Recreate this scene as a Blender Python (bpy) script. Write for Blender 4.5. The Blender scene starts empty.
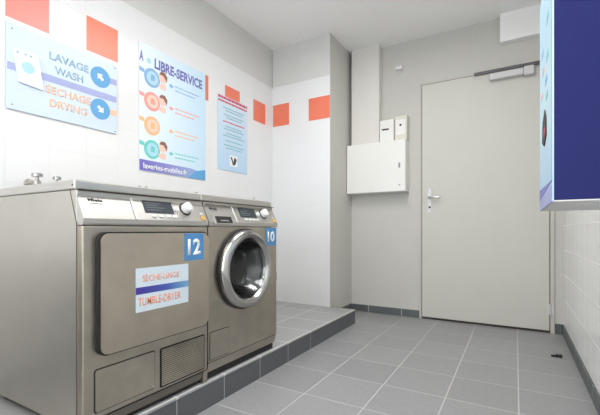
import bpy, bmesh, math, random
from mathutils import Vector, Matrix
random.seed(4)
S = bpy.context.scene
C = S.collection

# ---------------------------------------------------------------- camera
cam = bpy.data.cameras.new('camera')
cam.sensor_width = 36.0
cam.lens = 370.7 / 600 * 36
cam.shift_y = 23.0 / 600
cam.clip_start = 0.02
co = bpy.data.objects.new('camera', cam)
C.objects.link(co)
co.location = (0, 0, 0.859)
co.rotation_euler = (math.pi / 2, 0, 0.5266)
S.camera = co

# ---------------------------------------------------------------- world, exposure
w = bpy.data.worlds.new('daylight')
S.world = w
w.use_nodes = True
w.node_tree.nodes['Background'].inputs[0].default_value = (0.75, 0.87, 1.0, 1)
w.node_tree.nodes['Background'].inputs[1].default_value = 1.0
S.view_settings.view_transform = 'Standard'
S.view_settings.look = 'None'
S.view_settings.gamma = 1
S.view_settings.use_curve_mapping = False
S.view_settings.exposure = 0.5

def area(name, loc, rot, sx, sy, power, col):
    l = bpy.data.lights.new(name, 'AREA')
    l.shape = 'RECTANGLE'; l.size = sx; l.size_y = sy; l.energy = power; l.color = col
    o = bpy.data.objects.new(name, l); C.objects.link(o)
    o.location = loc; o.rotation_euler = rot
    return o
# daylight from the unseen shop window added behind the camera
area('added_window_daylight', (-0.93, -2.42, 1.5), (math.pi / 2, 0, 0), 2.0, 1.9, 36, (0.93, 0.97, 1.0))
# ceiling fixtures added out of view to light the room (their housings are built further down)
LAMPS = [(-0.75, 2.05), (-0.6, 0.35), (-0.95, -1.2)]
for (lx, ly), pw in zip(LAMPS, (12.5, 8, 15)):
    area('added_lamp_light', (lx, ly, 2.655), (0, 0, 0), 0.5, 1.1, pw, (1.0, 0.99, 0.97))

# ---------------------------------------------------------------- materials
def sr(r, g, b):
    f = lambda v: (v / 255 / 12.92) if v / 255 <= 0.04045 else ((v / 255 + 0.055) / 1.055) ** 2.4
    return (f(r), f(g), f(b), 1)

def mat(name, col, rough=0.5, metal=0.0, noise=0.0, nscale=20, bump=0.0, bscale=200, emit=0, trans=0, spec=None, stretch=None, alpha=None):
    m = bpy.data.materials.new(name); m.use_nodes = True
    nt = m.node_tree; b = nt.nodes['Principled BSDF']
    b.inputs['Base Color'].default_value = col
    b.inputs['Roughness'].default_value = rough
    b.inputs['Metallic'].default_value = metal
    if spec is not None: b.inputs['Specular IOR Level'].default_value = spec
    if trans: b.inputs['Transmission Weight'].default_value = trans
    if emit:
        b.inputs['Emission Color'].default_value = col; b.inputs['Emission Strength'].default_value = emit
    tc = nt.nodes.new('ShaderNodeTexCoord')
    mp = nt.nodes.new('ShaderNodeMapping')
    nt.links.new(tc.outputs['Object'], mp.inputs[0])
    if stretch: mp.inputs['Scale'].default_value = stretch
    if noise:
        n = nt.nodes.new('ShaderNodeTexNoise'); n.inputs['Scale'].default_value = nscale
        n.inputs['Detail'].default_value = 5
        nt.links.new(mp.outputs[0], n.inputs['Vector'])
        r = nt.nodes.new('ShaderNodeMapRange')
        r.inputs['From Min'].default_value = 0.3; r.inputs['From Max'].default_value = 0.7
        r.inputs['To Min'].default_value = 1 - noise; r.inputs['To Max'].default_value = 1 + noise
        nt.links.new(n.outputs['Fac'], r.inputs['Value'])
        mx = nt.nodes.new('ShaderNodeVectorMath'); mx.operation = 'SCALE'
        mx.inputs[0].default_value = col[:3]
        nt.links.new(r.outputs[0], mx.inputs['Scale'])
        nt.links.new(mx.outputs[0], b.inputs['Base Color'])
        if metal:
            r2 = nt.nodes.new('ShaderNodeMapRange')
            r2.inputs['To Min'].default_value = rough - 0.1; r2.inputs['To Max'].default_value = rough + 0.12
            nt.links.new(n.outputs['Fac'], r2.inputs['Value'])
            nt.links.new(r2.outputs[0], b.inputs['Roughness'])
    if bump:
        n = nt.nodes.new('ShaderNodeTexNoise'); n.inputs['Scale'].default_value = bscale
        nt.links.new(mp.outputs[0], n.inputs['Vector'])
        bp = nt.nodes.new('ShaderNodeBump'); bp.inputs['Strength'].default_value = bump
        bp.inputs['Distance'].default_value = 0.002
        nt.links.new(n.outputs['Fac'], bp.inputs['Height'])
        nt.links.new(bp.outputs[0], b.inputs['Normal'])
    return m

def tile_mat(name, col, grout, axes, off, pitch, gw, rough=0.3, var=0.05, speck=0.0, bump=0.4):
    """square tiles laid on two object axes; pale or dark joints between them"""
    m = bpy.data.materials.new(name); m.use_nodes = True
    nt = m.node_tree; N = nt.nodes; L = nt.links; b = N['Principled BSDF']
    tc = N.new('ShaderNodeTexCoord'); sp = N.new('ShaderNodeSeparateXYZ')
    L.new(tc.outputs['Object'], sp.inputs[0])
    facs = []; cells = []
    for ax, o, p in zip(axes, off, pitch):
        s = N.new('ShaderNodeMath'); s.operation = 'SUBTRACT'; s.inputs[1].default_value = o
        L.new(sp.outputs[ax], s.inputs[0])
        d = N.new('ShaderNodeMath'); d.operation = 'DIVIDE'; d.inputs[1].default_value = p
        L.new(s.outputs[0], d.inputs[0])
        fl = N.new('ShaderNodeMath'); fl.operation = 'FLOOR'; L.new(d.outputs[0], fl.inputs[0]); cells.append(fl)
        fr = N.new('ShaderNodeMath'); fr.operation = 'FRACT'; L.new(d.outputs[0], fr.inputs[0])
        q = N.new('ShaderNodeMath'); q.operation = 'SUBTRACT'; q.inputs[1].default_value = 0.5
        L.new(fr.outputs[0], q.inputs[0])
        a = N.new('ShaderNodeMath'); a.operation = 'ABSOLUTE'; L.new(q.outputs[0], a.inputs[0])
        r = N.new('ShaderNodeMapRange')
        e = gw / p / 2
        r.inputs['From Min'].default_value = 0.5 - e * 1.6; r.inputs['From Max'].default_value = 0.5 - e * 0.7
        L.new(a.outputs[0], r.inputs['Value']); facs.append(r)
    mx = N.new('ShaderNodeMath'); mx.operation = 'MAXIMUM'
    L.new(facs[0].outputs[0], mx.inputs[0]); L.new(facs[1].outputs[0], mx.inputs[1])
    cb = N.new('ShaderNodeCombineXYZ'); L.new(cells[0].outputs[0], cb.inputs[0]); L.new(cells[1].outputs[0], cb.inputs[1])
    wn = N.new('ShaderNodeTexWhiteNoise'); L.new(cb.outputs[0], wn.inputs['Vector'])
    nz = N.new('ShaderNodeTexNoise'); nz.inputs['Scale'].default_value = 60; nz.inputs['Detail'].default_value = 6
    L.new(tc.outputs['Object'], nz.inputs['Vector'])
    r1 = N.new('ShaderNodeMapRange'); r1.inputs['To Min'].default_value = 1 - var; r1.inputs['To Max'].default_value = 1 + var
    L.new(wn.outputs['Value'], r1.inputs['Value'])
    r2 = N.new('ShaderNodeMapRange'); r2.inputs['To Min'].default_value = 1 - speck; r2.inputs['To Max'].default_value = 1 + speck
    L.new(nz.outputs['Fac'], r2.inputs['Value'])
    mu = N.new('ShaderNodeMath'); mu.operation = 'MULTIPLY'; L.new(r1.outputs[0], mu.inputs[0]); L.new(r2.outputs[0], mu.inputs[1])
    sc = N.new('ShaderNodeVectorMath'); sc.operation = 'SCALE'; sc.inputs[0].default_value = col[:3]
    L.new(mu.outputs[0], sc.inputs['Scale'])
    mix = N.new('ShaderNodeMix'); mix.data_type = 'RGBA'
    L.new(mx.outputs[0], mix.inputs['Factor']); L.new(sc.outputs[0], mix.inputs['A']); mix.inputs['B'].default_value = grout
    L.new(mix.outputs['Result'], b.inputs['Base Color'])
    rr = N.new('ShaderNodeMapRange'); rr.inputs['To Min'].default_value = rough; rr.inputs['To Max'].default_value = 0.8
    L.new(mx.outputs[0], rr.inputs['Value']); L.new(rr.outputs[0], b.inputs['Roughness'])
    iv = N.new('ShaderNodeMath'); iv.operation = 'SUBTRACT'; iv.inputs[0].default_value = 1
    L.new(mx.outputs[0], iv.inputs[1])
    bp = N.new('ShaderNodeBump'); bp.inputs['Strength'].default_value = bump; bp.inputs['Distance'].default_value = 0.002
    L.new(iv.outputs[0], bp.inputs['Height']); L.new(bp.outputs[0], b.inputs['Normal'])
    return m

def gradient_mat(name, stops, axis, lo, hi, rough=0.4):
    m = bpy.data.materials.new(name); m.use_nodes = True
    N = m.node_tree.nodes; L = m.node_tree.links; b = N['Principled BSDF']
    b.inputs['Roughness'].default_value = rough
    tc = N.new('ShaderNodeTexCoord'); sp = N.new('ShaderNodeSeparateXYZ'); L.new(tc.outputs['Object'], sp.inputs[0])
    r = N.new('ShaderNodeMapRange'); r.inputs['From Min'].default_value = lo; r.inputs['From Max'].default_value = hi
    L.new(sp.outputs[axis], r.inputs['Value'])
    cr = N.new('ShaderNodeValToRGB'); L.new(r.outputs[0], cr.inputs[0])
    cr.color_ramp.elements[0].color = stops[0]; cr.color_ramp.elements[0].position = 0
    cr.color_ramp.elements[1].color = stops[-1]; cr.color_ramp.elements[1].position = 1
    for i, s in enumerate(stops[1:-1]):
        e = cr.color_ramp.elements.new((i + 1) / (len(stops) - 1)); e.color = s
    L.new(cr.outputs[0], b.inputs['Base Color'])
    return m

M = {}
M['tile_left'] = tile_mat('white_wall_tile', sr(232, 232, 232), sr(220, 220, 219), ('Y', 'Z'), (0.86, 1.9325), (0.2025, 0.2075), 0.003, 0.25, 0.008, bump=0.25)
M['tile_pier'] = tile_mat('white_pier_tile', sr(232, 232, 232), sr(220, 220, 219), ('X', 'Z'), (-2.2, 1.9325), (0.2075, 0.2075), 0.003, 0.25, 0.008, bump=0.25)
M['tile_right'] = tile_mat('white_right_tile', sr(246, 246, 244), sr(241, 240, 238), ('Y', 'Z'), (0.86, 0.09), (0.2025, 0.2025), 0.003, 0.25, 0.008, bump=0.12)
M['orange'] = mat('orange_glazed_tile', sr(236, 126, 98), 0.3, noise=0.03, nscale=8)
M['pink'] = mat('glare_orange_tile', sr(240, 138, 126), 0.3, noise=0.03, nscale=8)  # orange tile with glare and overexposure put into its colour
M['paint'] = mat('greige_wall_paint', sr(200, 198, 192), 0.85, noise=0.015, nscale=6, bump=0.25, bscale=120)
M['band'] = mat('grey_band_paint', sr(212, 211, 208), 0.85, noise=0.015, nscale=6, bump=0.2, bscale=120)
M['ceil'] = mat('ceiling_paint', sr(248, 247, 245), 0.9, noise=0.01, nscale=4, bump=0.15, bscale=120)
M['duct'] = mat('white_duct_paint', sr(222, 219, 213), 0.7, noise=0.01, nscale=6)
M['door'] = mat('door_paint', sr(201, 199, 191), 0.55, noise=0.012, nscale=5)
M['floor'] = tile_mat('grey_floor_tile', sr(148, 148, 149), sr(190, 188, 185), ('X', 'Y'), (0.013, 2.34), (0.325, 0.32), 0.0055, 0.42, 0.05, 0.16)
M['plat'] = tile_mat('grey_platform_tile', sr(164, 164, 164), sr(214, 213, 211), ('X', 'Y'), (-1.63, 2.056), (0.34, 0.307), 0.008, 0.4, 0.04, 0.14)
M['riser'] = tile_mat('dark_riser_tile', sr(92, 94, 97), sr(170, 170, 168), ('Y', 'Z'), (2.056, -0.3), (0.307, 0.9), 0.005, 0.45, 0.06, 0.15)
M['skirt_back'] = tile_mat('dark_skirting_back', sr(92, 97, 98), sr(175, 175, 172), ('X', 'Z'), (-1.336, -0.3), (0.346, 0.9), 0.006, 0.45, 0.06, 0.15)
M['skirt_side'] = tile_mat('dark_skirting_side', sr(92, 97, 98), sr(175, 175, 172), ('Y', 'Z'), (2.34, -0.3), (0.32, 0.9), 0.006, 0.45, 0.06, 0.15)
M['steel'] = mat('brushed_stainless', sr(182, 174, 161), 0.33, 0.92, noise=0.09, nscale=9, bump=0.04, bscale=10, stretch=(1, 1, 1.6))
M['steel_door'] = mat('satin_stainless_door', sr(194, 184, 169), 0.31, 0.92, noise=0.06, nscale=11)
M['steel_side'] = mat('stainless_side_panel', sr(196, 192, 184), 0.36, 0.92, noise=0.05, nscale=6, bump=0.08, bscale=12, stretch=(1, 1, 1.5))
M['steel_light'] = mat('light_stainless', sr(200, 197, 192), 0.34, 0.85, noise=0.05, nscale=6, stretch=(1, 1, 6))
M['plinth'] = mat('plinth_steel', sr(120, 115, 107), 0.5, 0.6, noise=0.05, nscale=5)
M['chrome'] = mat('chrome', sr(178, 177, 175), 0.2, 1.0)
M['black'] = mat('black_rubber', sr(28, 28, 28), 0.6, noise=0.05, nscale=20)
M['dark'] = mat('dark_recess', sr(45, 43, 40), 0.7, noise=0.05, nscale=20)
M['drum'] = mat('drum_steel', sr(150, 149, 147), 0.6, 0.3, noise=0.06, nscale=10)
M['glass'] = mat('porthole_glass', sr(200, 205, 205), 0.03)
def clear_glass(m):
    nt = m.node_tree; N = nt.nodes; L = nt.links
    t = N.new('ShaderNodeBsdfTransparent'); t.inputs[0].default_value = (.82, .84, .85, 1)
    g = N.new('ShaderNodeBsdfGlossy'); g.inputs['Roughness'].default_value = 0.12
    fr = N.new('ShaderNodeFresnel'); fr.inputs['IOR'].default_value = 1.6
    mx = N.new('ShaderNodeMixShader'); L.new(fr.outputs[0], mx.inputs[0]); L.new(t.outputs[0], mx.inputs[1]); L.new(g.outputs[0], mx.inputs[2])
    L.new(mx.outputs[0], N['Material Output'].inputs[0])
clear_glass(M['glass'])
M['display'] = mat('display_glass', sr(62, 68, 76), 0.2, noise=0.1, nscale=8)
M['lcd'] = mat('display_lines', sr(96, 108, 106), 0.35, noise=0.05)
M['white'] = mat('white_plastic', sr(232, 232, 230), 0.35, noise=0.01)
M['cabinet'] = mat('cream_painted_steel', sr(234, 233, 228), 0.45, noise=0.01, nscale=6)
M['cream'] = mat('cream_plastic', sr(214, 211, 198), 0.45, noise=0.01, nscale=6)
M['grey'] = mat('grey_plastic', sr(150, 150, 150), 0.5, noise=0.02)
M['yellow'] = mat('amber_button', sr(214, 170, 92), 0.4, noise=0.03)
M['sticker_blue'] = mat('blue_sticker', sr(78, 138, 192), 0.4, noise=0.03, nscale=12)
M['sticker_white'] = mat('sticker_white', sr(240, 242, 243), 0.45, noise=0.01)
M['sticker_pale'] = mat('pale_sticker', sr(214, 227, 236), 0.4, noise=0.01)
M['letter_orange'] = mat('orange_print', sr(240, 152, 108), 0.5, noise=0.02)
M['letter_pale_orange'] = mat('pale_orange_print', sr(246, 196, 160), 0.5, noise=0.02)
M['letter_dark'] = mat('dark_print', sr(60, 58, 58), 0.5, noise=0.02)
M['sign'] = mat('pale_blue_board', sr(208, 222, 238), 0.35, noise=0.01, nscale=4)
M['letter_blue'] = mat('pale_blue_print', sr(152, 186, 212), 0.5, noise=0.02)
M['lilac'] = mat('lilac_print', sr(166, 172, 216), 0.5, noise=0.02)
M['icon_blue'] = mat('blue_print', sr(98, 164, 214), 0.5, noise=0.02)
M['icon_cyan'] = mat('cyan_print', sr(176, 216, 234), 0.5, noise=0.02)
M['poster'] = gradient_mat('poster_paper', [sr(232, 241, 248), sr(196, 224, 242)], 'Y', 1.6, 2.28)
M['violet'] = mat('violet_print', sr(124, 122, 192), 0.5, noise=0.02)
M['p_blue'] = mat('poster_blue', sr(138, 178, 220), 0.5, noise=0.02)
M['p_red'] = mat('poster_red', sr(240, 158, 152), 0.5, noise=0.02)
M['p_orange'] = mat('poster_orange', sr(248, 188, 136), 0.5, noise=0.02)
M['p_teal'] = mat('poster_teal', sr(112, 204, 198), 0.5, noise=0.02)
M['skin'] = mat('printed_skin', sr(246, 204, 186), 0.5, noise=0.02)
M['hair'] = mat('printed_hair', sr(142, 98, 80), 0.5, noise=0.02)
M['notice'] = gradient_mat('notice_paper', [sr(186, 214, 240), sr(214, 228, 240)], 'Z', 1.38, 2.04)
M['red'] = mat('red_print', sr(206, 82, 104), 0.5, noise=0.02)
M['teal'] = mat('teal_print', sr(134, 190, 200), 0.5, noise=0.02)
M['band_violet'] = gradient_mat('poster_band', [sr(116, 106, 190), sr(150, 152, 208), sr(150, 190, 222)], 'Y', 1.62, 2.24)
M['stripe'] = gradient_mat('sticker_stripe', [sr(66, 52, 150), sr(70, 90, 176), sr(120, 186, 214)], 'Y', 0.20, 0.475)
M['navy'] = mat('navy_painted_steel', sr(36, 41, 100), 0.7, spec=0.2, noise=0.02, nscale=40)
M['pay_face'] = gradient_mat('terminal_front_print', [sr(176, 206, 236), sr(196, 226, 240), sr(190, 220, 238)], 'Z', 0.95, 1.7)
M['pay_grey'] = mat('terminal_grey_steel', sr(226, 226, 226), 0.5, noise=0.01)
M['brass'] = mat('old_chrome_brass', sr(180, 177, 170), 0.35, 0.8, noise=0.05, nscale=30)
M['riser_end'] = mat('dark_riser_end_tile', sr(92, 94, 97), 0.45, noise=0.08, nscale=60)
M['shade_partition'] = mat('added_shade_partition_paint', sr(64, 61, 58), 0.7, noise=0.03, nscale=6)
M['lamp'] = mat('added_lamp_diffuser', (1, 1, 1, 1), 0.6, emit=2.0)
M['closer'] = mat('closer_grey', sr(206, 204, 204), 0.45, 0.0, noise=0.01)
M['rail'] = mat('closer_dark_rail', sr(96, 94, 98), 0.45, 0.3, noise=0.02)
M['frame'] = mat('frame_paint', sr(196, 192, 184), 0.5, noise=0.01)
M['joint'] = mat('door_gap_shadow', sr(74, 66, 60), 0.8, noise=0.02)
M['alu'] = mat('aluminium_frame', sr(208, 208, 206), 0.4, 0.2, noise=0.02)

# ---------------------------------------------------------------- mesh helpers
def nb(): return bmesh.new()

def box(bm, x0, x1, y0, y1, z0, z1, bev=0.0, seg=2, mi=0):
    vs = [bm.verts.new((x, y, z)) for x in (x0, x1) for y in (y0, y1) for z in (z0, z1)]
    fs = []
    for q in ((0, 1, 3, 2), (4, 6, 7, 5), (0, 4, 5, 1), (2, 3, 7, 6), (0, 2, 6, 4), (1, 5, 7, 3)):
        f = bm.faces.new([vs[i] for i in q]); f.material_index = mi; fs.append(f)
    if bev:
        es = list({e for f in fs for e in f.edges})
        r = bmesh.ops.bevel(bm, geom=es, offset=bev, segments=seg, affect='EDGES', profile=0.5)
        for f in r['faces']: f.material_index = mi

def prism(bm, pts, axis, a, b, mi=0):
    """closed outline (two coordinates, in the order of the remaining axes) swept along axis from a to b"""
    def mk(p, t):
        if axis == 'x': return (t, p[0], p[1])
        if axis == 'y': return (p[0], t, p[1])
        return (p[0], p[1], t)
    v0 = [bm.verts.new(mk(p, a)) for p in pts]; v1 = [bm.verts.new(mk(p, b)) for p in pts]
    fs = [bm.faces.new(v0), bm.faces.new(v1[::-1])]
    n = len(pts)
    for i in range(n): fs.append(bm.faces.new((v0[i], v1[i], v1[(i + 1) % n], v0[(i + 1) % n])))
    for f in fs: f.material_index = mi
    return fs

def rrect(y0, y1, z0, z1, r, seg=6):
    pts = []
    for cy, cz, a0 in ((y1 - r, z0 + r, -90), (y1 - r, z1 - r, 0), (y0 + r, z1 - r, 90), (y0 + r, z0 + r, 180)):
        for k in range(seg + 1):
            a = math.radians(a0 + 90 * k / seg); pts.append((cy + r * math.cos(a), cz + r * math.sin(a)))
    return pts

def circ(cy, cz, r, n=32, ry=None):
    return [(cy + (ry or r) * math.cos(2 * math.pi * k / n), cz + r * math.sin(2 * math.pi * k / n)) for k in range(n)]

def lathe(bm, prof, c, axis='x', n=48, mi=0, close=False):
    """prof: list of (t, r); revolve round an axis through c"""
    rings = []
    for t, r in prof:
        ring = []
        for k in range(n):
            a = 2 * math.pi * k / n; u, v = r * math.cos(a), r * math.sin(a)
            p = {'x': (t, u, v), 'y': (u, t, v), 'z': (u, v, t)}[axis]
            ring.append(bm.verts.new((p[0] + c[0], p[1] + c[1], p[2] + c[2])))
        rings.append(ring)
    pairs = list(zip(rings[:-1], rings[1:]))
    if close: pairs.append((rings[-1], rings[0]))
    for a, b in pairs:
        for k in range(n):
            f = bm.faces.new((a[k], a[(k + 1) % n], b[(k + 1) % n], b[k])); f.material_index = mi
    if not close:
        for rg in (rings[0], rings[-1]):
            f = bm.faces.new(rg); f.material_index = mi

def obj(name, bm, mats, parent=None, loc=None, smooth=False):
    bmesh.ops.recalc_face_normals(bm, faces=bm.faces[:])
    me = bpy.data.meshes.new(name); bm.to_mesh(me); bm.free()
    for m in (mats if isinstance(mats, (list, tuple)) else [mats]): me.materials.append(m if not isinstance(m, str) else M[m])
    if smooth:
        for p in me.polygons: p.use_smooth = True
        me.update()
        try: me.set_sharp_from_angle(angle=math.radians(35))
        except Exception: pass
    o = bpy.data.objects.new(name, me); C.objects.link(o)
    if parent is not None: o.parent = parent
    if loc: o.location = loc
    return o

def tag(o, label, cat, group=None):
    o['label'] = label; o['category'] = cat
    if group: o['group'] = group
    return o

def thing(name, label, cat, loc=(0, 0, 0), group=None):
    o = bpy.data.objects.new(name, None); C.objects.link(o)
    o.location = loc; o.empty_display_size = 0.1
    return tag(o, label, cat, group)

def struct(name, bm, m, parent=None):
    o = obj(name, bm, m, parent)
    if parent is None: o['kind'] = 'structure'
    return o

def text_obj(name, s, m, parent, plane, t, u0, u1, z0, z1, flip=False, bold=0.0, th=0.0006, slant=0.0, space=1.0):
    """real lettering stretched into a rectangle. plane 'x': faces +x and reads along +y; plane '-x': faces -x, reads along -y; plane '-y': faces -y, reads along +x"""
    cu = bpy.data.curves.new(name, 'FONT'); cu.body = s; cu.resolution_u = 3
    cu.offset = bold; cu.space_character = space; cu.extrude = 0.0
    tmp = bpy.data.objects.new(name, cu); C.objects.link(tmp)
    bpy.context.view_layer.update()
    me = bpy.data.meshes.new_from_object(tmp.evaluated_get(bpy.context.evaluated_depsgraph_get()))
    bpy.data.objects.remove(tmp); bpy.data.curves.remove(cu)
    bm = bmesh.new(); bm.from_mesh(me); bpy.data.meshes.remove(me)
    bmesh.ops.remove_doubles(bm, verts=bm.verts[:], dist=1e-5)
    xs = [v.co.x for v in bm.verts]; ys = [v.co.y for v in bm.verts]
    ax, bx_, ay, by = min(xs), max(xs), min(ys), max(ys)
    r = bmesh.ops.extrude_face_region(bm, geom=bm.faces[:])
    up = {v for v in r['geom'] if isinstance(v, bmesh.types.BMVert)}
    for v in bm.verts:
        a = (v.co.x - ax) / (bx_ - ax); b = (v.co.y - ay) / (by - ay)
        u = u0 + a * (u1 - u0) + slant * b; z = z0 + b * (z1 - z0)
        d = th if v in up else 0
        if plane == 'x': v.co = (t + d, u, z)
        elif plane == '-x': v.co = (t - d, u, z)
        else: v.co = (u, t - d, z)
    return obj(name, bm, m, parent)

# ================================================================ THE ROOM
XL, XR, YB, YF, ZC = -2.203, 0.345, 3.744, -2.5, 2.75
PY, PX = 3.21, -1.535            # tiled pier in the far left corner
SX, SY, SZ = -1.286, 3.226, 0.127  # raised platform

bm = nb(); box(bm, XL - .1, XR + .1, YF - .1, YB + .1, -0.1, 0); struct('floor', bm, 'floor')
bm = nb(); box(bm, XL - .1, XR + .1, YF - .1, YB + .1, ZC, ZC + .1); struct('ceiling', bm, 'ceil')
# left wall: tiled up to 2.355 m, painted above
ZT = 2.3475
bm = nb()
box(bm, XL - .1, XL, YF, YB, 0, ZT, mi=0)
box(bm, XL - .1, XL - .006, YF, YB, ZT, ZC, mi=1)
for k, mi in ((-8, 2), (-6, 2), (-4, 2), (-2, 2), (0, 3), (2, 2), (4, 2), (6, 2), (8, 2), (10, 2)):
    y = 0.86 + 0.2025 * k
    box(bm, XL - .001, XL + .0012, y + .0015, y + .201, 1.934, 2.1385, mi=mi)
struct('wall_left', bm, ['tile_left', 'band', 'orange', 'pink'])
# pier
bm = nb()
box(bm, XL, PX, PY, YB, 0, ZT, mi=0)
box(bm, XL, PX, PY + .006, YB, ZT, ZC, mi=1)
box(bm, PX, PX + .003, PY - .0, YB, 0, ZC, mi=2)
for x0, x1 in ((-2.193, -1.994), (-1.766, -1.5345)):
    box(bm, x0, x1, PY - .0012, PY + .001, 1.940, 2.1625 if x0 < -2 else 2.158, mi=3)
struct('wall_pier', bm, ['tile_pier', 'band', 'paint', 'orange'])
bm = nb(); box(bm, XL - .1, XR + .1, YB, YB + .1, 0, ZC); struct('wall_back', bm, 'paint')
bm = nb(); box(bm, XR, XR + .1, YF, YB, 0, ZC); struct('wall_right', bm, 'tile_right')
# front wall with an unseen shop window added for daylight (behind the camera)
bm = nb()
box(bm, XL, XR, YF - .1, YF, 0, 0.45); box(bm, XL, XR, YF - .1, YF, 2.5, ZC)
box(bm, XL, -2.0, YF - .1, YF, .45, 2.5); box(bm, 0.15, XR, YF - .1, YF, .45, 2.5)
struct('wall_front', bm, 'paint')
bm = nb()
for a, b, c_, d in ((-2.0, -1.94, .45, 2.5), (0.09, .15, .45, 2.5), (-.96, -.9, .51, 2.44), (-1.94, .09, .45, .51), (-1.94, .09, 2.44, 2.5)):
    box(bm, a, b, YF - .08, YF - .02, c_, d, .004)
win = struct('added_window_1', bm, 'alu')
bm = nb(); box(bm, -1.94, .09, YF - .055, YF - .049, .51, 2.44); obj('added_window_pane', bm, 'glass', win)

# white boxed duct running down the back wall to the cabinet
bm = nb(); box(bm, -1.492, -1.195, YB - .10, YB, 1.75, ZC, .004); struct('trim_1', bm, 'duct')
# dropped ceiling box over the door
bm = nb(); box(bm, -0.117, XR, 3.68, YB, 2.506, ZC); struct('trim_2', bm, 'ceil')

# raised platform with dark riser tiles
bm = nb()
box(bm, XL, SX - .004, -1.2, SY, 0, SZ - .012)
box(bm, XL, SX + .004, -1.2, SY + .004, SZ - .012, SZ, .003)
struct('floor_platform', bm, 'plat')
bm = nb(); box(bm, SX - .006, SX + .001, -1.2, 2.40, 0, SZ - .013, mi=0); box(bm, SX - .006, SX + .001, 2.40, SY + .001, 0, SZ - .013, mi=1)
struct('baseboard_step', bm, ['riser', 'riser_end'])
# dwarf partition added on the platform, out of view, to darken the dryer's side
bm = nb(); box(bm, XL + .001, SX - .06, 0.02, 0.10, SZ + .0005, 0.74, .004); struct('added_shade_partition', bm, 'shade_partition')
# skirtings
bm = nb()
box(bm, PX + .004, -0.815, YB - .01, YB, 0, .072, .002); box(bm, .285, XR - .012, YB - .01, YB, 0, .082, .002)
struct('baseboard_back', bm, 'skirt_back')
bm = nb(); box(bm, PX + .003, PX + .012, SY + .006, YB - .011, 0, .075, .002); struct('baseboard_left', bm, 'skirt_side')
bm = nb(); box(bm, XR - .011, XR, YF + .01, YB, 0, .082, .002); struct('baseboard_right', bm, 'skirt_side')

# ---------------------------------------------------------------- door
DX0, DX1, DZ = -0.788, 0.245, 2.272
d = bpy.data.objects.new('door_1', None); C.objects.link(d); d.location = (-.27, YB, 0); d['kind'] = 'structure'
def dpart(name, bm, m, parent=None, smooth=False):
    for v in bm.verts: v.co -= Vector((-.27, YB, 0))
    return obj(name, bm, m, parent or d, smooth=smooth)
bm = nb()   # dark gap behind leaf edges
box(bm, DX0 - .007, DX1 + .006, YB - .004, YB - .001, 0.0, DZ + .008)
dpart('door_rebate', bm, 'joint')
bm = nb()
box(bm, DX0 - .028, DX0 - .007, YB - .012, YB - .0005, 0, DZ + .008, .002)
box(bm, DX1 + .006, DX1 + .036, YB - .016, YB - .0005, 0, DZ + .03, .002)
box(bm, DX0 - .028, DX1 + .036, YB - .010, YB - .0005, DZ + .008, DZ + .03, .002)
dpart('door_frame', bm, 'frame')
bm = nb(); box(bm, DX0, DX1, YB - .022, YB - .005, .022, DZ, .002); dpart('door_leaf', bm, 'door')
for z in (.2, 1.1, 2.05):
    bm = nb(); lathe(bm, [(z - .045, .007), (z - .043, .009), (z + .043, .009), (z + .045, .007)], (DX1 + .004, YB - .028, 0), 'z', 12)
    box(bm, DX1 - .02, DX1 + .03, YB - .0235, YB - .0215, z - .04, z + .04)
    dpart('hinge', bm, 'alu', smooth=True)
bm = nb(); prism(bm, rrect(-.732, -.700, 1.03, 1.265, .012), 'y', YB - .028, YB - .022)
pl = dpart('handle_plate', bm, 'alu')
bm = nb()
lathe(bm, [(YB - .07, .009), (YB - .028, .009)], (-.715, 0, 1.175), 'y', 14)
box(bm, -.725, -.612, YB - .078, YB - .062, 1.166, 1.184, .006, 3)
dpart('lever_handle', bm, 'chrome', pl, True)
bm = nb(); lathe(bm, [(YB - .030, .011), (YB - .0281, .011)], (-.715, 0, 1.083), 'y', 14); dpart('key_cylinder', bm, 'joint', pl)
# overhead closer
bm = nb(); box(bm, -.325, .19, YB - .045, YB - .024, 2.262, 2.288, .003); dpart('closer_rail', bm, 'rail')
bm = nb(); box(bm, -.200, .06, YB - .075, YB - .023, 2.188, 2.246, .008, 3); dpart('closer_body', bm, 'closer')
bm = nb(); box(bm, .061, .135, YB - .082, YB - .023, 2.176, 2.25, .008, 3); dpart('closer_cap', bm, 'closer')
bm = nb()
box(bm, -.04, .19, YB - .068, YB - .052, 2.251, 2.260, .002)
lathe(bm, [(2.245, .012), (2.266, .012)], (.095, YB - .055, 0), 'z', 12)
dpart('closer_arm', bm, 'rail')

# ---------------------------------------------------------------- ceiling fixtures out of frame, added to light the room
for i, (lx, ly) in enumerate(LAMPS):
    lab = ('added unseen white ceiling light panel in front of machine 10, nearest the door', 'added unseen white ceiling light panel above machine 12, middle one of three', 'added unseen white ceiling light panel nearest the added shop window')[i]
    t = thing('added_ceiling_light', lab, 'ceiling light', (lx, ly, ZC))
    bm = nb(); box(bm, -.3, .3, -.62, .62, -.06, -.0005, .004); obj('housing', bm, 'white', t)
    bm = nb(); box(bm, -.27, .27, -.59, .59, -.068, -.0605, .002); obj('diffuser', bm, 'lamp', t)

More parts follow.
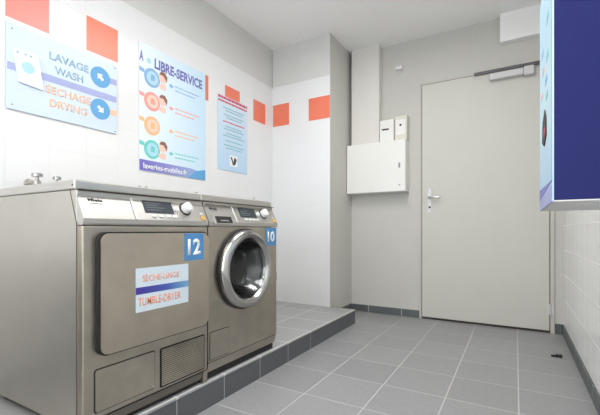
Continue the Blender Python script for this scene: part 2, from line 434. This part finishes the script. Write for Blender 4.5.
# ================================================================ MACHINES
W = 0.599
def shell(root, front_hole=None, zb=.062):
    """body, front frame, fascia, lid, plinth; local x=0 is the front face, z=0 the platform"""
    bm = nb()
    if front_hole:
        cy, cz, r = front_hole
        t = .012
        for a in ((-.70, -.034, 0, t, .03, .875), (-.70, -.034, W - .008 - t, W - .008, .03, .875), (-.70, -.034, t, W - t, .03, .03 + t), (-.70, -.034, t, W - t, .863, .875), (-.70, -.69, t, W - t, .042, .863)):
            box(bm, *a)
    else:
        box(bm, -.70, -.034, 0, W, .03, .875, .003)
    obj('cabinet_body', bm, 'steel_side', root)
    if front_hole:
        bm = nb(); n = 64; y0, y1, z0, z1 = 0.0, W - .008, zb, .75
        def sq(a):
            c_, s_ = math.cos(a), math.sin(a)
            tt = min((( y1 - cy) / c_) if c_ > 1e-9 else ((y0 - cy) / c_ if c_ < -1e-9 else 9), ((z1 - cz) / s_) if s_ > 1e-9 else ((z0 - cz) / s_ if s_ < -1e-9 else 9))
            return cy + tt * c_, cz + tt * s_
        angs = [2 * math.pi * k / n for k in range(n)]
        angs += [math.atan2(z - cz, y - cy) % (2 * math.pi) for y in (y0, y1) for z in (z0, z1)]
        angs.sort(); rows = []
        for x in (0, -.033):
            rows.append(([bm.verts.new((x, cy + r * math.cos(a), cz + r * math.sin(a))) for a in angs], [bm.verts.new((x, *sq(a))) for a in angs]))
        m_ = len(angs)
        for k in range(m_):
            j = (k + 1) % m_
            (i0, o0), (i1, o1) = rows
            bm.faces.new((i0[k], o0[k], o0[j], i0[j])); bm.faces.new((i1[j], o1[j], o1[k], i1[k]))
            bm.faces.new((o0[k], o1[k], o1[j], o0[j])); bm.faces.new((i0[j], i1[j], i1[k], i0[k]))
        obj('front_panel', bm, 'steel', root)
    else:
        bm = nb(); box(bm, -.033, 0, 0, W, .062, .75, .006, 3); obj('front_panel', bm, 'steel', root)
    # rear plinth, kick plate leaning back
    bm = nb(); z = zb - .003; zk = .040 if front_hole else .022
    prism(bm, [(-.003, z - .002), (-.012, zk), (-.05, zk), (-.05, z - .002)], 'y', .004, W - .012); obj('kick_plate', bm, 'plinth' if not front_hole else 'steel', root)
    bm = nb(); box(bm, -.07, -.004, .002, W - .010, z - .0018, z + .0025); obj('kick_joint', bm, 'black', root)
    bm = nb(); box(bm, -.10, -.026 if front_hole else -.028, .008, W - .012, .0005, zk - .001); obj('black_plinth', bm, 'black', root)  # flat black block between kick plate and platform
    for y in (.05, W - .03):
        for x in (-.64,):
            bm = nb(); lathe(bm, [(0.0, .022), (.008, .024), (.01, .010), (.031, .010)], (x, y, 0), 'z', 16)
            obj('foot', bm, 'black', root, smooth=True)
    # slanted fascia and its lower lip
    bm = nb(); prism(bm, [(.003, .758), (.005, .775), (-.044, .874), (-.075, .874), (-.04, .752), (0, .752)], 'y', .001, W - .001)
    f = obj('fascia', bm, 'steel_light', root)
    bm = nb(); box(bm, -.0375, -.0335, -.0006, .001, .03, .757); prism(bm, [(-.0375, .757), (-.0335, .757), (-.075, .8765), (-.079, .8765)], 'y', -.0006, .001)
    box(bm, -.0455, -.02, .001, W - .001, .8745, .8765)
    obj('panel_joint', bm, 'joint', root)
    bm = nb(); box(bm, -.70, -.046, -.002, W + .002, .8765, .912, .006, 3); obj('lid', bm, 'steel_light', root)
    return f

# fascia plane: from (.005,.775) to (-.044,.874)
FN = Vector((.099, 0, .049)).normalized()
FU = Vector((-.049, 0, .099)).normalized()
FO = Vector((.005, 0, .775))
def fbox(bm, y0, y1, h0, h1, d0, d1, bev=0, mi=0):
    """box on the fascia: h measured from its lower edge up the slope, d outwards"""
    b2 = nb(); box(b2, d0, d1, y0, y1, h0, h1, bev, 2, mi)
    for v in b2.verts:
        p = v.co.copy(); v.co = FO + FN * p.x + FU * p.z + Vector((0, p.y, 0))
    me = bpy.data.meshes.new('t'); b2.to_mesh(me); b2.free(); bm.from_mesh(me); bpy.data.meshes.remove(me)
def fmap(o):
    for v in o.data.vertices:
        p = v.co.copy(); v.co = FO + FN * p.x + FU * p.z + Vector((0, p.y, 0))
def flathe(bm, prof, y, h, n=28):
    b2 = nb(); lathe(b2, prof, (0, y, h), 'x', n)
    for v in b2.verts:
        p = v.co.copy(); v.co = FO + FN * p.x + FU * p.z + Vector((0, p.y, 0))
    me = bpy.data.meshes.new('t'); b2.to_mesh(me); b2.free(); bm.from_mesh(me); bpy.data.meshes.remove(me)

def controls(root, f):
    bm = nb(); fbox(bm, .203, .2045, .0, .109, -.001, .0006); obj('fascia_seam', bm, 'joint', f)
    bm = nb(); fbox(bm, .205, .214, .0, .109, -.001, .004, .0012); obj('fascia_trim', bm, 'white', f)
    o = text_obj('brand_lettering', 'Miele', 'letter_dark', f, 'x', .0002, .034, .088, .068, .081, bold=.03); fmap(o)
    o = text_obj('model_lettering', 'PROFESSIONAL', 'grey', f, 'x', .0002, .036, .090, .058, .0625); fmap(o)
    # control panel, slightly different plate
    bm = nb(); fbox(bm, .258, .405, .032, .09, -.001, .002, .001); dsp = obj('display', bm, 'display', f)
    bm = nb()
    for k in range(4): fbox(bm, .27, .27 + (.07, .09, .06, .08)[k], .045 + k * .011, .0475 + k * .011, .002, .0023)
    obj('display_text', bm, 'lcd', dsp)
    for k in range(4):
        y = .283 + k * .036
        bm = nb(); fbox(bm, y, y + .023, .013, .0245, -.001, .005, .0015); obj('button', bm, 'white', f)
    bm = nb(); flathe(bm, [(-.001, .013), (.006, .013), (.009, .010)], .424, .058); obj('optical_port', bm, 'white', f, smooth=True)
    bm = nb(); flathe(bm, [(-.001, .032), (.003, .031)], .478, .060); dial = obj('dial_shadow_ring', bm, 'dark', f, smooth=True)  # dark disc paints the shadow around the white knob
    bm = nb(); flathe(bm, [(.003, .025), (.026, .0235), (.030, .020)], .478, .060)
    fbox(bm, .474, .482, .042, .080, .029, .036, .001); obj('dial_knob', bm, 'white', f, smooth=True)
    bm = nb(); fbox(bm, .556, .584, .006, .028, -.001, .005, .0015); obj('start_button', bm, 'yellow', f)
    bm = nb(); fbox(bm, .562, .576, .036, .044, -.001, .002, .001); obj('indicator', bm, 'white', f)

def number_sticker(root, s, y0, y1, z0, z1, x):
    bm = nb(); prism(bm, rrect(y0, y1, z0, z1, .004), 'x', x, x + .0012)
    st = obj('number_sticker', bm, 'sticker_blue', root); st['label'] = 'blue sticker with white number ' + s
    g = (y1 - y0)
    text_obj('numerals', s, 'sticker_white', st, 'x', x + .0012, y0 + g * .17, y1 - g * .16, z0 + (z1 - z0) * .20, z0 + (z1 - z0) * .80, bold=.035, space=1.0)

# ---- dryer 12
DR = thing('tumble_dryer', 'stainless steel tumble dryer numbered 12 with flat square door, nearer machine', 'dryer', (SX, .725, SZ))
f = shell(DR); controls(DR, f)
bm = nb(); prism(bm, rrect(.044, .583, .283, .727, .035), 'x', .0005, .021); dd = obj('door_gasket', bm, 'black', DR)
bm = nb()
prism(bm, rrect(.0505, .5805, .2875, .7215, .032), 'x', .0195, .026)
es = [e for e in bm.edges if all(abs(v.co.x - .026) < 1e-6 for v in e.verts)]
bmesh.ops.bevel(bm, geom=es, offset=.003, segments=2, affect='EDGES')
door12 = obj('door', bm, 'steel_door', DR)
# text sticker
bm = nb(); box(bm, .026, .0268, .188, .452, .415, .585); st = obj('instruction_sticker', bm, 'sticker_pale', DR)
bm = nb(); box(bm, .0268, .0273, .188, .452, .484, .511); obj('sticker_stripe', bm, 'stripe', st)
text_obj('lettering', 'SÈCHE-LINGE', 'letter_orange', st, 'x', .0268, .216, .400, .532, .562, bold=.004)
text_obj('lettering', 'TUMBLE-DRYER', 'letter_orange', st, 'x', .0268, .198, .408, .438, .469, bold=.004)
number_sticker(DR, '12', .430, .544, .598, .719, .0262)
# flap
bm = nb(); prism(bm, rrect(.0395, .2965, .082, .2395, .012), 'x', .0001, .0006); obj('flap_joint', bm, 'black', DR)
bm = nb(); prism(bm, rrect(.0435, .2925, .086, .2355, .010), 'x', .0006, .004); fl = obj('filter_flap', bm, 'steel', DR)
bm = nb(); lathe(bm, [(.004, .005), (.006, .004)], (0, .288, .092), 'x', 12); obj('flap_lock', bm, 'brass', fl)
# grille
bm = nb(); prism(bm, rrect(.320, .578, .072, .238, .008), 'x', .0001, .0008); obj('grille_joint', bm, 'black', DR)
bm = nb(); prism(bm, rrect(.324, .574, .076, .234, .006), 'x', .0008, .0016); gb = obj('vent_grille', bm, 'dark', DR)
bm = nb()
n = 18
for k in range(n):
    z = .083 + k * (.146 / (n - 1)); box(bm, .0016, .0066, .328, .570, z - .0027, z + .0027, .001, 1)
obj('grille_slats', bm, 'steel', gb)
bm = nb(); lathe(bm, [(.0001, .005), (.004, .004)], (0, .584, .072), 'x', 12); obj('screw', bm, 'brass', DR)
bm = nb(); lathe(bm, [(-.0001, .0045), (-.003, .0035)], (-.058, 0, .893), 'y', 12); obj('screw', bm, 'dark', DR)
bm = nb(); prism(bm, [(-.021, .0585), (.001, .0605), (-.002, .002), (-.022, .001)], 'y', W - .028, W - .002); obj('front_foot', bm, 'steel', DR)

# ---- washer 10
WD_Y, WD_Z, WR = .272, .525, .212
WA = thing('washing_machine', 'stainless steel front-loading washing machine numbered 10 with round porthole', 'washing machine', (SX, 1.328, SZ))
f = shell(WA, (WD_Y, WD_Z, .175), .09); controls(WA, f)
c0 = (0, WD_Y, WD_Z)
bm = nb(); lathe(bm, [(.0005, .155), (.0005, WR + .004), (.014, WR + .006), (.020, WR - .004), (.020, .155)], c0, 'x', 64, close=True)
obj('door_seal', bm, 'black', WA, smooth=True)
bm = nb(); lathe(bm, [(.019, .160), (.020, WR), (.032, WR - .001), (.046, WR - .012), (.052, WR - .026), (.047, WR - .042), (.034, WR - .052), (.022, WR - .058)], c0, 'x', 72, close=True)
ring = obj('porthole_door', bm, 'chrome', WA, smooth=True)
bm = nb(); lathe(bm, [(.034, .157), (.024, .154), (-.01, .130), (-.05, .105), (-.06, .08), (-.062, .002), (-.058, .002), (-.056, .078), (-.046, .101), (-.008, .125), (.026, .149), (.034, .152)], c0, 'x', 56, close=True)
obj('porthole_glass', bm, 'glass', ring, smooth=True)
bm = nb(); lathe(bm, [(-.025, .146), (-.010, .172), (-.030, .173), (-.40, .173), (-.40, .002), (-.395, .002), (-.393, .168), (-.033, .168), (-.045, .146)], c0, 'x', 56, close=True)
dr = obj('drum', bm, 'drum', WA, smooth=True)
for k in range(3):
    a = math.radians(100 + 120 * k); bm = nb()
    prism(bm, [(-.022, .168), (.022, .168), (.008, .125), (-.008, .125)], 'x', -.38, -.05)
    bmesh.ops.rotate(bm, verts=bm.verts[:], cent=(0, 0, 0), matrix=Matrix.Rotation(a, 3, 'X'))
    bmesh.ops.translate(bm, verts=bm.verts[:], vec=c0); obj('drum_rib', bm, 'drum', dr)
# detergent drawer with grip recess
bm = nb(); fbox(bm, .034, .176, -.015, .036, .0005, .008, .003); dw = obj('detergent_drawer', bm, 'steel_light', f)
bm = nb(); fbox(bm, .046, .163, -.009, .027, .0075, .0095, .002); obj('drawer_grip', bm, 'black', dw)
bm = nb(); fbox(bm, .075, .135, .0, .006, .0095, .0105); obj('drawer_mark', bm, 'grey', dw)
number_sticker(WA, '10', .478, .586, .640, .748, .0003)
bm = nb(); prism(bm, rrect(.008, .150, .098, .236, .004), 'x', .0001, .0006); obj('flap_joint', bm, 'black', WA)
bm = nb(); prism(bm, rrect(.0115, .1465, .1015, .2325, .003), 'x', .0006, .003); fl = obj('pump_flap', bm, 'steel', WA)
bm = nb(); lathe(bm, [(.003, .005), (.005, .004)], (0, .143, .106), 'x', 12); obj('flap_lock', bm, 'brass', fl)
bm = nb(); box(bm, -.025, -.004, W - .0075, W + .004, .42, .47, .004); obj('side_latch', bm, 'black', WA)

# ---- taps behind the machines
def tap(y, z, label, s=1.0):
    t = thing('water_tap', label, 'tap', (XL, y, z), 'water taps behind the machines')
    bm = nb(); lathe(bm, [(.0005, .022 * s), (.006, .020 * s), (.008, .010 * s), (.085, .010 * s)], (0, 0, 0), 'x', 16)
    lathe(bm, [(-.06, .009 * s), (-.05, .014 * s), (.008, .014 * s), (.012, .008 * s), (.03, .006 * s)], (.085, 0, 0), 'z', 16)
    obj('valve_body', bm, 'brass', t, smooth=True)
    bm = nb(); lathe(bm, [(.028, .008 * s), (.03, .022 * s), (.044, .022 * s), (.048, .016 * s)], (.085, 0, 0), 'z', 12)
    obj('hand_wheel', bm, 'chrome', t, smooth=True)
    return t
tap(.965, 1.105, 'chrome water tap on the tiled wall behind dryer 12, leftmost and largest', 1.15)
tap(1.06, 1.10, 'small chrome water tap just right of the largest tap behind dryer 12', .9)
tap(1.56, 1.10, 'small tap behind the right end of dryer 12, left one of a close pair', .6)
tap(1.61, 1.10, 'small tap behind the right end of dryer 12, right one of a close pair', .6)
tap(2.06, 1.105, 'small tap above the left end of machine 10, against the tiled wall', .5)
tap(2.78, 1.12, 'small tap above the right end of machine 10, nearest the corner', .5)

# ================================================================ SIGNS ON THE LEFT WALL
def wprint(name, pts, m, parent, x, th=.0006):
    bm = nb(); prism(bm, pts, 'x', x, x + th); return obj(name, bm, m, parent)
X0 = XL + .0025
SG = thing('wash_dry_sign', 'pale blue board with LAVAGE WASH and SECHAGE DRYING, leftmost on the tiled wall', 'sign', (0, 0, 0))
bm = nb(); box(bm, X0, X0 + .008, .862, 1.452, 1.472, 1.905, .001); obj('board', bm, 'sign', SG)
XS = X0 + .0082
wprint('stripe', [(.864, 1.668), (1.450, 1.668), (1.450, 1.706), (.864, 1.706)], 'lilac', SG, XS)
text_obj('lettering', 'LAVAGE', 'letter_blue', SG, 'x', XS, 1.058, 1.272, 1.792, 1.835, bold=.022)
text_obj('lettering', 'WASH', 'letter_blue', SG, 'x', XS, 1.085, 1.240, 1.722, 1.765, bold=.022)
text_obj('lettering', 'SECHAGE', 'letter_pale_orange', SG, 'x', XS, 1.040, 1.285, 1.605, 1.648, bold=.022)
text_obj('lettering', 'DRYING', 'letter_pale_orange', SG, 'x', XS, 1.060, 1.262, 1.535, 1.578, bold=.022)
for z, m2, up in ((1.795, 'lilac', 1), (1.600, 'letter_pale_orange', -1)):
    wprint('tab', [(1.36, z - .018), (1.451, z - .018), (1.451, z + .018), (1.36, z + .018)], m2, SG, XS)
    ic = wprint('pictogram', circ(1.345, z, .062, 32), 'icon_blue', SG, XS + .0007)
    a = [(0, .026), (-.024, .002), (-.009, .002), (-.009, -.022), (.009, -.022), (.009, .002), (.024, .002)]
    an = math.radians(45 if up > 0 else -135); xx = XS + .0014
    wprint('arrow', [(1.345 + p[0] * math.cos(an) - p[1] * math.sin(an), z + p[0] * math.sin(an) + p[1] * math.cos(an)) for p in a], 'sticker_white', ic, xx)
for y, z in ((.885, 1.878), (.885, 1.495), (1.44, 1.885), (1.44, 1.485)):
    bm = nb(); lathe(bm, [(0, .004), (.003, .003)], (XS, y, z), 'x', 10); obj('screw', bm, 'grey', SG)
# white washer-shaped card on the board
pts = [(.912, 1.618), (1.024, 1.608), (1.000, 1.778), (.885, 1.778)]
wm = wprint('washer_picture', pts, 'sticker_white', SG, XS + .001, .010)
wprint('picture_drum', circ(.952, 1.700, .030, 24), 'icon_cyan', wm, XS + .0112)
for y in (.905, .94, .965): wprint('picture_button', circ(y, 1.765, .006, 10), 'letter_blue', wm, XS + .0112)

# large poster
PS = thing('laundry_poster', 'large pale blue LIBRE-SERVICE poster with four round coloured icons on tiled wall', 'poster', (0, 0, 0))
bm = nb(); box(bm, X0, X0 + .003, 1.618, 2.236, 1.268, 2.141); obj('sheet', bm, 'poster', PS)
XS = X0 + .0031
text_obj('lettering', 'A', 'violet', PS, 'x', XS, 1.620, 1.652, 2.015, 2.085, bold=.03)
wprint('pale_emblem', circ(1.695, 2.035, .018), 'icon_cyan', PS, XS)
text_obj('title_lettering', 'LIBRE-SERVICE', 'violet', PS, 'x', XS, 1.742, 2.200, 2.000, 2.074, bold=.035)
for i, (z, m2, ln) in enumerate(((1.925, 'p_blue', 'p_blue'), (1.760, 'p_red', 'p_red'), (1.590, 'p_orange', 'p_orange'), (1.425, 'p_teal', 'p_teal'))):
    wprint('icon_tail', [(1.620, z - .0 + .02), (1.66, z + .015), (1.66, z + .04), (1.620, z + .05)], m2, PS, XS)
    ic = wprint('round_icon', circ(1.722, z, .066, 36), m2, PS, XS + .0001)
    ii = wprint('icon_disc', circ(1.725, z, .047, 30), 'icon_cyan' if i in (0, 3) else 'skin', ic, XS + .0008)
    wprint('icon_drawing', [(1.710, z - .018), (1.742, z - .018), (1.742, z + .018), (1.734, z + .023), (1.718, z + .023), (1.710, z + .018)], m2, ii, XS + .0015)
    if i != 2:
        hd = wprint('printed_head', circ(1.812, z + .028, .034, 20), 'skin', PS, XS + .0009)
        wprint('printed_hair', [(1.780, z + .048), (1.795, z + .072), (1.83, z + .074), (1.852, z + .045), (1.846, z + .008), (1.832, z + .03), (1.815, z + .048)], 'hair', hd, XS + .0016)
        wprint('printed_arm', [(1.77, z - .03), (1.80, z - .012), (1.835, z - .012), (1.84, z - .055), (1.79, z - .05)], 'skin', PS, XS + .0009)
    ar = z + .0
    wprint('arrow', [(1.868, ar), (1.890, ar + .02), (1.890, ar + .007), (1.908, ar + .007), (1.908, ar - .007), (1.890, ar - .007), (1.890, ar - .02)], m2, PS, XS)
    for k in range(2):
        zz = z - .004 - k * .030 + .012
        bm = nb(); y = 1.925; e = 2.165 if k == 0 else 2.12
        while y < e:
            wd = random.uniform(.012, .03); box(bm, XS, XS + .0005, y, min(y + wd, e), zz - .0045, zz + .0045); y += wd + .006
        obj('caption_line', bm, ln, PS)
wprint('footer_band', [(1.620, 1.270), (2.234, 1.270), (2.234, 1.335), (2.150, 1.335), (2.08, 1.345), (1.620, 1.345)], 'band_violet', PS, XS)
wprint('footer_corner', [(2.05, 1.270), (2.2345, 1.270), (2.2345, 1.355), (2.13, 1.33)], 'icon_blue', PS, XS + .0007)
text_obj('footer_lettering', 'laveries-mobiles.fr', 'sticker_white', PS, 'x', XS + .0007, 1.650, 2.04, 1.285, 1.325, bold=.02)

# small notice
NT = thing('notice_sheet', 'narrow light blue notice with red heading, right of the large poster', 'notice', (0, 0, 0))
bm = nb(); box(bm, X0, X0 + .003, 2.385, 2.785, 1.388, 2.035); obj('sheet', bm, 'notice', NT)
def textline(y0, y1, z, h, m2, par):
    bm = nb(); y = y0
    while y < y1 - .005:
        wd = random.uniform(.02, .05); box(bm, XS, XS + .0005, y, min(y + wd, y1), z - h / 2, z + h / 2); y += wd + .004
    obj('text_line', bm, m2, par)
textline(2.388, 2.782, 2.018, .022, 'red', NT); textline(2.39, 2.78, 1.985, .016, 'red', NT)
for k, z in enumerate((1.935, 1.912, 1.875, 1.852, 1.815, 1.775, 1.752, 1.715, 1.692, 1.65, 1.61, 1.585)):
    a = (0, .03, .01, .04)[k % 4]
    textline(2.45 + a, 2.74 - a, z, .010, 'red' if k == 4 else 'teal', NT)
bm = nb(); box(bm, XS, XS + .0006, 2.535, 2.64, 1.435, 1.53); lg = obj('logo_panel', bm, 'sticker_white', NT)
wprint('logo_mark', [(2.545, 1.515), (2.565, 1.515), (2.585, 1.47), (2.60, 1.52), (2.63, 1.50), (2.61, 1.45), (2.58, 1.445)], 'letter_dark', lg, XS + .0007)

# ================================================================ BACK WALL EQUIPMENT
EC = thing('electrical_cabinet', 'cream steel electrical cabinet on back wall beneath the white duct', 'cabinet', (-1.23, YB, 1.25))
def ep(name, bm, m, par, c, smooth=False):
    for v in bm.verts: v.co -= Vector(c)
    return obj(name, bm, m, par, smooth=smooth)
c = (-1.23, YB, 1.25)
bm = nb(); box(bm, -1.530, -.917, YB - .125, YB - .0005, 1.240, 1.748, .004); ep('cabinet_box', bm, 'cabinet', EC, c)
bm = nb(); box(bm, -1.526, -.921, YB - .142, YB - .127, 1.243, 1.744, .004); cd = ep('cabinet_door', bm, 'cabinet', EC, c)
bm = nb(); box(bm, -.985, -.968, YB - .148, YB - .142, 1.47, 1.52, .003); ep('door_latch', bm, 'grey', cd, c)
bm = nb(); lathe(bm, [(YB - .146, .007), (YB - .142, .007)], (-.975, 0, 1.305), 'y', 12); ep('door_lock', bm, 'grey', cd, c)
MT = thing('electric_meter', 'cream meter box with dark display, on top of the electrical cabinet', 'meter', (-1.13, YB, 1.75))
c = (-1.13, YB, 1.75)
bm = nb(); box(bm, -1.192, -1.047, YB - .085, YB - .0005, 1.7505, 1.972, .006, 3); mb = ep('meter_case', bm, 'cabinet', MT, c)
bm = nb(); box(bm, -1.168, -1.098, YB - .087, YB - .085, 1.868, 1.884); ep('meter_display', bm, 'joint', mb, c)
BR = thing('circuit_breaker', 'cream breaker box beside the meter, nearest the door', 'breaker', (-1, YB, 1.75))
c = (-1, YB, 1.75)
bm = nb(); box(bm, -1.036, -.915, YB - .100, YB - .0005, 1.7505, 1.990, .006, 3); bb = ep('breaker_case', bm, 'cream', BR, c)
bm = nb(); box(bm, -.985, -.966, YB - .108, YB - .100, 1.885, 1.905, .002); ep('breaker_switch', bm, 'joint', bb, c)
bm = nb(); box(bm, -1.022, -.93, YB - .103, YB - .100, 1.80, 1.95, .001); ep('breaker_plate', bm, 'cabinet', bb, c)
SN = thing('wall_sensor', 'small white sensor high on back wall left of the door', 'sensor', (-1.005, YB, 2.48))
bm = nb(); lathe(bm, [(-.0005, .026), (-.008, .026), (-.012, .022)], (0, 0, 0), 'y', 28); obj('sensor_base', bm, 'cream', SN, smooth=True)
bm = nb(); box(bm, -.034, .030, -.055, -.0125, -.012, .026, .006, 3); obj('sensor_dome', bm, 'white', SN, smooth=True)

# door stop on the floor
DS = thing('door_stop', 'small black and chrome door stop on floor by the right wall', 'door stop', (.255, 3.05, 0))
bm = nb(); lathe(bm, [(.0002, .020), (.005, .020), (.008, .012), (.022, .011), (.025, .007)], (0, 0, 0), 'z', 20); obj('stop_post', bm, 'chrome', DS, smooth=True)
bm = nb(); lathe(bm, [(.010, .0125), (.011, .019), (.020, .019), (.021, .0125)], (0, 0, 0), 'z', 20, close=True)
box(bm, -.045, -.015, -.01, .01, .0005, .012, .003); obj('rubber_buffer', bm, 'black', DS, smooth=True)

# ================================================================ PAYMENT TERMINAL ON THE RIGHT WALL
bx0, by0, by1, bz0, bz1 = .0890, 1.25, 1.86, .940, 1.78
PT = thing('payment_terminal', 'navy blue payment cabinet with printed light blue front, on the right wall', 'payment terminal', (XR, 1.585, bz0))
c = (XR, 1.585, bz0)
bm = nb(); box(bm, bx0 + .004, XR - .0005, by0, by1, bz0 + .004, bz1, .002); cab = ep('terminal_case', bm, 'navy', PT, c)
bm = nb(); box(bm, bx0 + .002, XR - .0006, by0 + .002, by1 - .002, bz0, bz0 + .0038); ep('underside', bm, 'pay_grey', PT, c)
def pprint(name, pts, m2, par, x, th=.0008):
    bm = nb(); prism(bm, pts, 'x', x, x - th); return ep(name, bm, m2, par, c)
bm = nb(); box(bm, bx0, bx0 + .0038, by0, by1, bz0, bz1); 
for v in bm.verts: v.co -= Vector(c)
pf = obj('front_panel', bm, gradient_mat('terminal_front_print', [sr(170, 204, 236), sr(200, 230, 242), sr(186, 220, 240)], 'Z', 0.0, 0.7), PT)
pprint('lower_border', [(by0, bz0), (by1, bz0), (by1, bz0 + .035), (by0, bz0 + .05)], 'lilac', pf, bx0)
pprint('diagonal_stripe', [(by0, bz0 + .058), (by1, bz0 + .040), (by1, bz0 + .085), (by0, bz0 + .062)], 'violet', pf, bx0)
pprint('edge_border', [(by0, bz0 + .065), (by0 + .02, bz0 + .065), (by0 + .02, bz1 - .002), (by0, bz1 - .002)], 'lilac', pf, bx0)
sl = pprint('coin_slot', [(1.46, 1.175), (1.56, 1.155), (1.66, 1.185), (1.63, 1.255), (1.53, 1.275), (1.47, 1.235)], 'black', pf, bx0, .003)
pprint('slot_mark', [(1.50, 1.195), (1.55, 1.18), (1.56, 1.205), (1.52, 1.215)], 'red', sl, bx0 - .003)
for k, (y, z, m2) in enumerate(((1.42, 1.42, 'p_teal'), (1.62, 1.44, 'p_red'), (1.48, 1.36, 'icon_blue'), (1.7, 1.37, 'p_red'), (1.45, 1.30, 'p_teal'), (1.66, 1.52, 'p_blue'), (1.42, 1.54, 'p_teal'))):
    pprint('printed_mark', [(y - .04, z - .012), (y + .05, z - .006), (y + .04, z + .014), (y - .03, z + .01)], m2, pf, bx0)
